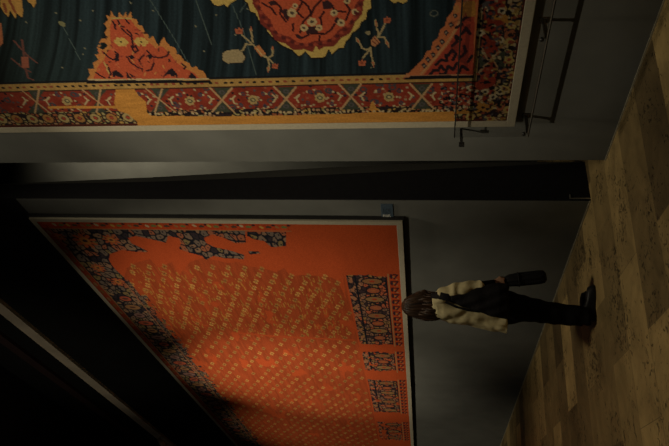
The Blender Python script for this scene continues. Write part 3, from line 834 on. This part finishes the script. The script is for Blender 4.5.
def skin_obj(name, verts, edges, radii, mat, root=0, sub=2, parent=None):
    me = bpy.data.meshes.new(name); me.from_pydata([tuple(v) for v in verts], edges, [])
    o = bpy.data.objects.new(name, me); C.objects.link(o)
    md = o.modifiers.new('skin', 'SKIN'); md.use_smooth_shade = True
    for i, r in enumerate(radii):
        sv = me.skin_vertices[0].data[i]
        sv.radius = (r, r) if not hasattr(r, '__len__') else r
        sv.use_root = (i == root)
    s = o.modifiers.new('sub', 'SUBSURF'); s.levels = sub; s.render_levels = sub
    dg = bpy.context.evaluated_depsgraph_get()
    me2 = bpy.data.meshes.new_from_object(o.evaluated_get(dg))
    bpy.data.objects.remove(o)
    me2.name = name
    me2.materials.clear()
    for p in me2.polygons: p.use_smooth = True
    o2 = link(name, me2, mat, None, True)
    return o2

def fuse(name, bms, mat, voxel=0.008, smooth=6, disp=None):
    me = bpy.data.meshes.new(name)
    bm = bms; bmesh.ops.recalc_face_normals(bm, faces=bm.faces); bm.to_mesh(me); bm.free()
    o = bpy.data.objects.new(name, me); C.objects.link(o)
    r = o.modifiers.new('r', 'REMESH'); r.mode = 'VOXEL'; r.voxel_size = voxel
    s = o.modifiers.new('s', 'SMOOTH'); s.iterations = smooth; s.factor = 0.5
    dg = bpy.context.evaluated_depsgraph_get()
    me2 = bpy.data.meshes.new_from_object(o.evaluated_get(dg))
    bpy.data.objects.remove(o)
    me2.materials.clear()
    if disp:
        me2.update()
        nr = [v.normal.copy() for v in me2.vertices]
        for v, n in zip(me2.vertices, nr): v.co = v.co + n*disp(v.co)
    return link(name, me2, mat, None, True)

def loft(bm, rings, seg=28, cap0=True, cap1=True):
    """rings: (a, b, z, ra, rb [, yaw])"""
    R = []
    for g in rings:
        a, b, z, ra, rb = g[:5]; yw = g[5] if len(g) > 5 else 0
        row = []
        for k in range(seg):
            t = k*math.tau/seg
            u, v = ra*math.cos(t), rb*math.sin(t)
            row.append(bm.verts.new(W3(a+u*math.cos(yw)-v*math.sin(yw), b+u*math.sin(yw)+v*math.cos(yw), z)))
        R.append(row)
    for i in range(len(R)-1):
        for k in range(seg):
            bm.faces.new((R[i][k], R[i][(k+1) % seg], R[i+1][(k+1) % seg], R[i+1][k]))
    if cap0: bm.faces.new(R[0])
    if cap1: bm.faces.new(R[-1])

def sphere(bm, c, r, seg=20):
    """c world, r (x,y,z) in body axes"""
    m = Matrix((( DA.x, DB.x, 0, c[0]), (DA.y, DB.y, 0, c[1]), (0, 0, 1, c[2]), (0, 0, 0, 1)))
    bmesh.ops.create_uvsphere(bm, u_segments=seg, v_segments=seg//2+2, radius=1.0, matrix=m @ Matrix.Diagonal((r[0], r[1], r[2], 1)))

# body: pelvis, spine, neck, arms, legs in one skin
V = []; E = []; Rr = []
def jn(a, b, z, r, par=None):
    V.append(W3(a, b, z)); Rr.append(r); i = len(V)-1
    if par is not None: E.append((par, i))
    return i
pel = jn(0.005, .02, .82, (.125, .10))
sp1 = jn(0.00, .02, .95, (.10, .085), pel)
sp2 = jn(0.00, .02, 1.10, (.12, .095), sp1)
ch = jn(0.005, .02, 1.22, (.12, .095), sp2)
nb = jn(0.005, .02, 1.31, (.055, .055), ch)
nk = jn(0.01, .02, 1.36, (.046, .046), nb)
hd0 = jn(0.004, .03, 1.41, (.062, .070), nk)
hd1 = jn(-0.008, .035, 1.44, (.062, .070), hd0)
hd2 = jn(-.012, .035, 1.49, (.045, .05), hd1)
# near (right) arm
r0 = jn(0.06, -.10, 1.255, .052, ch); r1 = jn(0.10, -.145, 1.20, .044, r0)
r2 = jn(0.135, -.155, 1.02, .036, r1); r3 = jn(0.165, -.15, .94, .032, r2); r4 = jn(0.192, -.14, .82, .023, r3); r5 = jn(0.198, -.138, .785, .026, r4)
# far (left) arm
l0 = jn(-0.02, .14, 1.255, .052, ch); l1 = jn(-.03, .19, 1.20, .044, l0)
l2 = jn(-.02, .20, 1.00, .036, l1); l3 = jn(0.0, .195, .93, .032, l2); l4 = jn(0.05, .185, .80, .023, l3); l5 = jn(0.055, .182, .765, .026, l4)
# legs
a0 = jn(0.01, -.075, .76, .085, pel); a1 = jn(0.01, -.08, .60, .075, a0); a2 = jn(0.0, -.075, .44, .055, a1); a3 = jn(-.015, -.07, .30, .052, a2); a4 = jn(-.035, -.06, .10, .034, a3); a5 = jn(-.03, -.06, .055, .036, a4)
b0 = jn(0.00, .105, .76, .085, pel); b1 = jn(0.0, .12, .60, .075, b0); b2 = jn(-.01, .125, .44, .055, b1); b3 = jn(-.03, .13, .30, .052, b2); b4 = jn(-.055, .135, .10, .034, b3); b5 = jn(-.05, .135, .055, .036, b4)
body = skin_obj('person', V, E, Rr, M_SKIN, 0, 2)

# hands: palm and five fingers, each a short chain rooted inside the palm
def hand(wrist, side, curl, palm_b):
    bm = bmesh.new()
    a, b, z = wrist
    add_tube(bm, [W3(a, b, z+.02), W3(a+.004, b, z-.015), W3(a+.010, b, z-.050), W3(a+.012, b, z-.078)], [.021, .030, .037, .033], 14, ell=[(1, .8), (1, .55), (1, .45), (1, .45)], ref=tuple(DA))
    for k, ln in enumerate((.066, .074, .070, .056)):
        off = .026-.0175*k
        base = Vector((a+.011+off, b, z-.070))
        p = [base.copy()]; ang = 0.25
        for s, f in enumerate((.42, .32, .26)):
            ang += curl*(0.9 if s else .55)
            p.append(p[-1] + Vector((0.0, side*math.sin(ang), -math.cos(ang)))*ln*f)
        add_tube(bm, [W3(*q) for q in p], [.0095, .0092, .0082, .0066], 10)
    th = [Vector((a+.026, b, z-.022)), Vector((a+.046, b+side*.012, z-.044)), Vector((a+.048, b+side*.030, z-.066)), Vector((a+.038, b+side*.042, z-.082))]
    add_tube(bm, [W3(*q) for q in th], [.013, .0115, .0100, .0075], 10)
    return bm
h1 = fuse('hand', hand((0.198, -.138, .805), 1, 0.95, 0), M_SKIN, .0028, 3); h1.parent = body; h1['label'] = 'hand closed on the umbrella grip'
h2 = fuse('hand', hand((0.055, .182, .785), -1, 0.45, 0), M_SKIN, .0028, 3); h2.parent = body

# head with its face turned to the carpet (away from the doorway side)
bm = bmesh.new()
hc = W3(-0.010, .035, 1.440)
fd = (DB*0.95 + DA*0.30).normalized(); rt = Vector((fd.y, -fd.x, 0))      # facing direction, and its right
def HP(r, f, u): return hc + rt*r + fd*f + Vector((0, 0, u))
def hs(r, f, u, s):
    m = Matrix(((rt.x, fd.x, 0, 0), (rt.y, fd.y, 0, 0), (0, 0, 1, 0), (0, 0, 0, 1)))
    m.translation = HP(r, f, u)
    bmesh.ops.create_uvsphere(bm, u_segments=18, v_segments=12, radius=1.0, matrix=m @ Matrix.Diagonal((s[0], s[1], s[2], 1)))
hs(0, -.005, .018, (.066, .086, .082)); hs(0, .030, -.035, (.054, .060, .070)); hs(0, .062, -.078, (.026, .024, .022))
hs(0, .088, -.020, (.011, .016, .024)); hs(0, .098, -.034, (.014, .012, .010)); hs(0, .074, .018, (.040, .012, .009))
for s in (-1, 1):
    hs(s*.030, .060, -.032, (.020, .024, .022)); hs(s*.075, -.002, -.012, (.010, .018, .030))
head = fuse('head', bm, M_SKIN, .004, 4); head.parent = body
for s in (-1, 1):
    bm = bmesh.new(); hs(s*.029, .078, -.001, (.012, .009, .007)); e = bm_obj('eye', bm, M_EYE, None, True); e.parent = head
bm = bmesh.new(); hs(0, .086, -.055, (.022, .010, .007)); e = bm_obj('mouth', bm, M_LIP, None, True); e.parent = head

# long hair: a ridged mass falling over the back and shoulder
bm = bmesh.new()
seg = 120
rings = [ # centre a,b, z, ra, rb
    (-.014, .030, 1.574, .008, .008), (-.014, .028, 1.570, .026, .034), (-.013, .024, 1.556, .048, .066), (-.012, .020, 1.532, .068, .088), (-.010, .014, 1.498, .086, .100),
    (-.006, .008, 1.460, .101, .104), (-.002, .000, 1.420, .114, .100), (.000, -.008, 1.380, .124, .092), (-.010, -.018, 1.345, .118, .080), (-.026, -.028, 1.310, .100, .066), (-.044, -.036, 1.278, .080, .048), (-.056, -.040, 1.245, .052, .028), (-.064, -.040, 1.215, .018, .012)]
RR = []
for gi, (a, b, z, ra, rb) in enumerate(rings):
    row = []
    for k in range(seg):
        t = k*math.tau/seg
        rid = 1 + 0.045*math.sin(t*23+gi*.25)+0.03*math.sin(t*41+gi*.4+1) + .03*math.sin(t*7+gi*.2)
        u, v = ra*math.cos(t)*rid, rb*math.sin(t)*rid
        # leave the face free: pull the far side in below the brow
        w = W3(a+u, b+v, z + (0.016*math.sin(t*17)+0.012*math.sin(t*29)) * max(0, gi-7)/5)
        d = (w-hc); f = d.dot(fd); 
        if f > 0.045 and z < 1.50: w = w - fd*(f-0.045)
        row.append(bm.verts.new(w))
    RR.append(row)
for i in range(len(RR)-1):
    for k in range(seg): bm.faces.new((RR[i][k], RR[i][(k+1) % seg], RR[i+1][(k+1) % seg], RR[i+1][k]))
bm.faces.new(RR[0]); bm.faces.new(RR[-1])
# loose locks at the ends
for k in range(64):
    t = random.uniform(-.2, math.pi+.2)+math.pi; ra = random.uniform(.085, .125)
    a, b = -.006+ra*math.cos(t), -.01+ra*.75*math.sin(t)
    z0 = random.uniform(1.36, 1.43); ln = random.uniform(.12, .20)
    sh = random.uniform(-.02, .01)
    add_tube(bm, [W3(a, b, z0), W3(a*1.02+sh*.3, b*1.05-.004, z0-ln*.4), W3(a*.90+sh*.8, b-.010, z0-ln*.75), W3(a*.72+sh*1.6, b-.008, z0-ln)], [.006, .007, .005, .0012], 6)
hair = bm_obj('hair', bm, M_HAIR, None, True); hair.parent = body

# shirt: loose, longer at the back, rolled sleeves
bm = bmesh.new()
loft(bm, [(-.048, .02, .705, .166, .165), (-.045, .02, .80, .160, .165), (-.035, .02, .90, .148, .168), (-.025, .02, 1.02, .138, .170), (-.015, .02, 1.14, .132, .175), (-.006, .02, 1.22, .124, .178), (0.0, .02, 1.275, .108, .165), (0.003, .02, 1.315, .080, .105), (0.005, .02, 1.345, .060, .066)], 40)
# back hem flares out towards the waist
loft(bm, [(-.178, -.015, .698, .042, .115), (-.150, -.01, .80, .042, .115), (-.12, -.005, .95, .045, .12), (-.08, 0, 1.12, .050, .12)], 24)
add_tube(bm, [W3(.040, -.085, 1.275), W3(.085, -.135, 1.225), W3(.118, -.155, 1.13), W3(.142, -.158, 1.02), W3(.158, -.155, .94), W3(.168, -.152, .905)], [.058, .066, .068, .066, .062, .050], 22)
add_tube(bm, [W3(.158, -.155, .935), W3(.168, -.152, .905)], [.064, .066], 20)
add_tube(bm, [W3(-.015, .12, 1.275), W3(-.030, .18, 1.225), W3(-.030, .20, 1.12), W3(-.022, .205, 1.01), W3(-.008, .205, .95)], [.058, .064, .064, .060, .056], 22)
def fold(co):
    d = co - P0
    a, b, z = d.dot(DA), d.dot(DB), d.z
    return 0.005*math.sin(a*55+z*14+3*noise.noise(co*5)) + 0.005*noise.noise(co*14) + .004*math.sin(z*60+a*25+5*noise.noise(co*6))*(1 if a > .09 else .35)
dk = tube('under_sleeve', [W3(.160, -.155, .93), W3(.172, -.150, .89), W3(.188, -.142, .835), W3(.194, -.139, .805)], [.045, .040, .034, .032], M_BAG, seg=18); dk['label'] = 'black inner sleeve below the rolled cuff'; dk.parent = body
shirt = fuse('shirt', bm, M_SHIRT, .0065, 4, fold); shirt.parent = body
# collar
bm = bmesh.new(); loft(bm, [(.006, .02, 1.325, .070, .074), (.008, .02, 1.352, .062, .062), (.008, .02, 1.372, .056, .058), (.008, .02, 1.350, .050, .052), (.006, .02, 1.325, .048, .052)], 28, False, False)
cl = bm_obj('collar', bm, M_SHIRT, None, True); cl.parent = shirt
# shirt tail that shows below the bag
bm = bmesh.new(); q = [(.055, .715), (.085, .765), (.020, .775), (-.005, .705), (.02, .66)]
A = [bm.verts.new(W3(u, -.155, z)) for u, z in q]; B = [bm.verts.new(W3(u, -.148, z)) for u, z in q]
bm.faces.new(A); bm.faces.new(B)
for i in range(5): bm.faces.new((A[i], A[(i+1) % 5], B[(i+1) % 5], B[i]))
st = bm_obj('shirt_tail', bm, M_SHIRT); st.parent = shirt

# trousers
bm = bmesh.new()
loft(bm, [(-.005, .02, .60, .12, .15), (.0, .02, .68, .142, .165), (.0, .02, .80, .140, .158), (0.0, .02, .95, .118, .13)], 32)
loft(bm, [(-.052, -.055, .055, .076, .072), (-.045, -.06, .18, .079, .074), (-.028, -.07, .36, .086, .078), (-.012, -.075, .50, .100, .085), (.008, -.07, .68, .128, .092), (.01, -.05, .78, .120, .10)], 26)
loft(bm, [(-.068, .13, .062, .074, .070), (-.060, .13, .18, .077, .072), (-.042, .125, .36, .084, .078), (-.020, .12, .50, .096, .085), (0, .11, .68, .118, .090), (.0, .09, .78, .11, .10)], 26)
def tf(co):
    return 0.006*noise.noise(Vector((co.x*10, co.y*10, co.z*4))) + .003*math.sin(co.z*50+4*noise.noise(co*4))
tr = fuse('trousers', bm, M_TROUS, .008, 3, tf); tr.parent = body

def shoe(a, b, yaw, z0=0.0):
    bm = bmesh.new()
    c, s = math.cos(yaw), math.sin(yaw)
    def L(u, v, z): return W3(a+u*c-v*s, b+u*s+v*c, z0+z)
    outl = [(-.10, .0), (-.09, .030), (-.04, .036), (.03, .038), (.09, .047), (.14, .045), (.175, .028), (.188, 0), (.175, -.028), (.14, -.044), (.09, -.045), (.03, -.034), (-.04, -.034), (-.09, -.030)]
    n = len(outl)
    lv = [(1.0, lambda u: 0.0), (1.03, lambda u: .006), (1.03, lambda u: .024), (.98, lambda u: .030), (.93, lambda u: .055 if u > .08 else .075-(.02 if u > .0 else 0)), (.72, lambda u: .066 if u > .08 else (.105 if u < .0 else .085)), (.35, lambda u: .070 if u > .08 else (.125 if u < 0 else .092))]
    rows = []
    for f, h in lv:
        rows.append([bm.verts.new(L(u*(f if u > 0 else (f*.5+.5)), v*f, h(u))) for u, v in outl])
    for i in range(len(rows)-1):
        for k in range(n): bm.faces.new((rows[i][k], rows[i][(k+1) % n], rows[i+1][(k+1) % n], rows[i+1][k]))
    bm.faces.new(rows[0]); bm.faces.new(rows[-1])
    o = bm_obj('shoe', bm, M_SHOE, None, True); o.parent = body
shoe(.010, -.055, -.05); shoe(-.035, .135, .18)
tag(body, 'long-haired person in a loose cream shirt and black trousers, standing beside the orange-red carpet', 'person')

# ------------------------------------------------------------------ shoulder bag
bag = empty('shoulder_bag', tuple(W3(.02, -.215, .72))); tag(bag, 'slouchy black shoulder bag hanging at the hip over the cream shirt', 'bag')
bm = bmesh.new()
loft(bm, [(.055, -.205, .700, .115, .030), (.052, -.212, .715, .146, .044), (.055, -.215, .78, .148, .052), (.058, -.214, .86, .128, .050), (.055, -.209, .95, .100, .042), (.050, -.206, 1.03, .070, .034), (.056, -.204, 1.10, .046, .026), (.066, -.200, 1.16, .034, .018)], 36)
def bf(co): return 0.008*noise.noise(co*9)+.004*math.sin((co-P0).dot(DA)*70+co.z*30)
bb = fuse('pouch', bm, M_BAG, .0065, 3, bf); reparent(bb, bag)
bm = bmesh.new()
sp = [(.056, -.204, 1.12), (.070, -.204, 1.19), (.080, -.192, 1.24), (.084, -.155, 1.285), (.074, -.095, 1.315), (.045, -.04, 1.335)]
add_tube(bm, [W3(*q) for q in sp], [.034, .032, .031, .030, .028, .026], 14, ell=[(1, .3)]*6, ref=tuple(DA))
sb = bm_obj('strap', bm, M_BAG, None, True); reparent(sb, bag)
bm = bmesh.new()
sp = [(-.040, -.200, .93), (-.030, -.192, 1.02), (-.005, -.186, 1.12), (.030, -.176, 1.20), (.058, -.140, 1.27)]
add_tube(bm, [W3(*q) for q in sp], [.010]*5, 10, ell=[(1, .4)]*5, ref=tuple(DA))
sb = bm_obj('strap', bm, M_BAG, None, True); reparent(sb, bag)
bm = bmesh.new()
add_tube(bm, [W3(.120, -.222, .74), W3(.118, -.225, .80), W3(.10, -.222, .88)], [.006, .006, .006], 8)
reparent(bm_obj('piping', bm, M_BAG, None, True), bag)

# ------------------------------------------------------------------ folded umbrella in the hand
um = empty('umbrella', tuple(W3(.262, -.13, .385))); tag(um, 'folded black umbrella held pointing down in the right hand', 'umbrella')
u0 = Vector((.205, -.118, .80)); u1 = Vector((.262, -.118, .385))
def UP(t): 
    q = u0.lerp(u1, t); return q
bm = bmesh.new()
ax = [W3(*UP(t)) for t in (.16, .20, .28, .45, .65, .85, .94, .985)]
rad = [.016, .034, .046, .052, .053, .052, .048, .030]
prof = []
t = (ax[-1]-ax[0]).normalized(); n = DB - t*DB.dot(t); n.normalize(); b = t.cross(n)
sg = 48; rows = []
for i, (p, r) in enumerate(zip(ax, rad)):
    rows.append([bm.verts.new(p + (n*math.cos(k*math.tau/sg)*.72+b*math.sin(k*math.tau/sg))*r*(1+.09*math.sin(8*k*math.tau/sg+i*.25))) for k in range(sg)])
for i in range(len(rows)-1):
    for k in range(sg): bm.faces.new((rows[i][k], rows[i][(k+1) % sg], rows[i+1][(k+1) % sg], rows[i+1][k]))
bm.faces.new(rows[0]); bm.faces.new(rows[-1])
reparent(bm_obj('canopy', bm, M_UMB, None, True), um)
reparent(tube('handle', [W3(*UP(-.02)), W3(*UP(.02)), W3(*UP(.12)), W3(*UP(.2))], [.012, .015, .013, .010], M_SHOE), um)
for k in range(8):
    a_ = k*math.tau/8
    base = W3(*UP(.19)) + (n*math.cos(a_)*.7+b*math.sin(a_))*.030
    reparent(tube('rib_tip', [base, base - t*.030 + (n*math.cos(a_)+b*math.sin(a_))*.010], [.0035, .0022], M_DSTEEL), um)
reparent(tube('closing_strap', [W3(*UP(.45))+(n*math.cos(q)*.72+b*math.sin(q))*.0575 for q in [i*math.tau/20 for i in range(21)]], .005, M_UMB, seg=6, caps=False), um)

# ------------------------------------------------------------------ lamp on the cornice, cut by the picture's edge
sl = empty('spotlight', (-12.9, -0.16, 6.72)); tag(sl, 'small spotlight fixed under the grey strip high on the dark wall', 'spotlight')
reparent(box('arm', (-12.92, -0.14, 6.745), (-12.88, -0.05, 6.785), M_CORN), sl)
bm = bmesh.new(); add_tube(bm, [(-12.90, -0.12, 6.78), (-12.90, -0.17, 6.72), (-12.90, -0.25, 6.62)], [.035, .05, .06], 18)
reparent(bm_obj('lamp_head', bm, M_CORN, None, True), sl)

# ------------------------------------------------------------------ light
def spot(name, loc, aim, watts, deg, blend, col=(1, .80, .52), size=.04):
    d = bpy.data.lights.new(name, 'SPOT'); d.energy = watts; d.spot_size = math.radians(deg); d.spot_blend = blend; d.color = col; d.shadow_soft_size = size
    o = bpy.data.objects.new(name, d); C.objects.link(o); o.location = loc
    o.rotation_euler = (Vector(aim)-Vector(loc)).to_track_quat('-Z', 'Y').to_euler()
    return o
WARM = (1.0, .86, .62)
spot('lamp_blue_carpet', (-2.45, -4.4, 5.6), (-3.0, 0, 2.65), 680, 43, 1.0, WARM, .03)
spot('passage_fill', (-4.95, 0.75, 5.6), (-6.9, 2.0, 4.9), 290, 112, 1.0, WARM, .05)  # added unseen fill, brightens the back wall showing through the opening
spot('lamp_red_carpet_near', (-5.6, -4.6, 6.0), (-6.6, 0, 3.15), 730, 49, 1.0, WARM, .04)
spot('lamp_red_carpet_hot', (-8.2, -4.6, 6.3), (-9.1, 0, 3.3), 1200, 41, 1.0, WARM, .04)
spot('lamp_red_carpet_far', (-11.0, -4.8, 6.3), (-12.0, 0, 2.4), 460, 52, 1.0, WARM, .04)
spot('lamp_floor', (-2.6, -1.15, 8.0), (-4.9, -1.2, 0), 520, 62, 1.0, WARM, .40)
spot('cornice_fill', (-8.5, -5.0, 6.4), (-8.8, 0, 7.2), 60, 64, 1.0, WARM, .10)  # added fill aimed upward so the high grey band stands out

w = bpy.data.worlds.new('world'); scene.world = w; w.use_nodes = True
w.node_tree.nodes['Background'].inputs[0].default_value = (0.6, 0.55, 0.5, 1)
w.node_tree.nodes['Background'].inputs[1].default_value = 0.0
# weak glow that fills the closed dark hall
d = bpy.data.lights.new('hall_fill', 'AREA'); d.energy = 14; d.size = 6; d.color = (1, .9, .75); d.shape = 'SQUARE'
o = bpy.data.objects.new('hall_fill', d); C.objects.link(o); o.location = (-7, -7.5, 7.4); o.rotation_euler = (math.radians(40), 0, 0)

vs = scene.view_settings
scene.display_settings.display_device = 'sRGB'
vs.view_transform = 'Standard'; vs.look = 'None'; vs.exposure = 0.0; vs.gamma = 1.0; vs.use_curve_mapping = False
scene.cycles.use_denoising = True
scene.cycles.max_bounces = 6
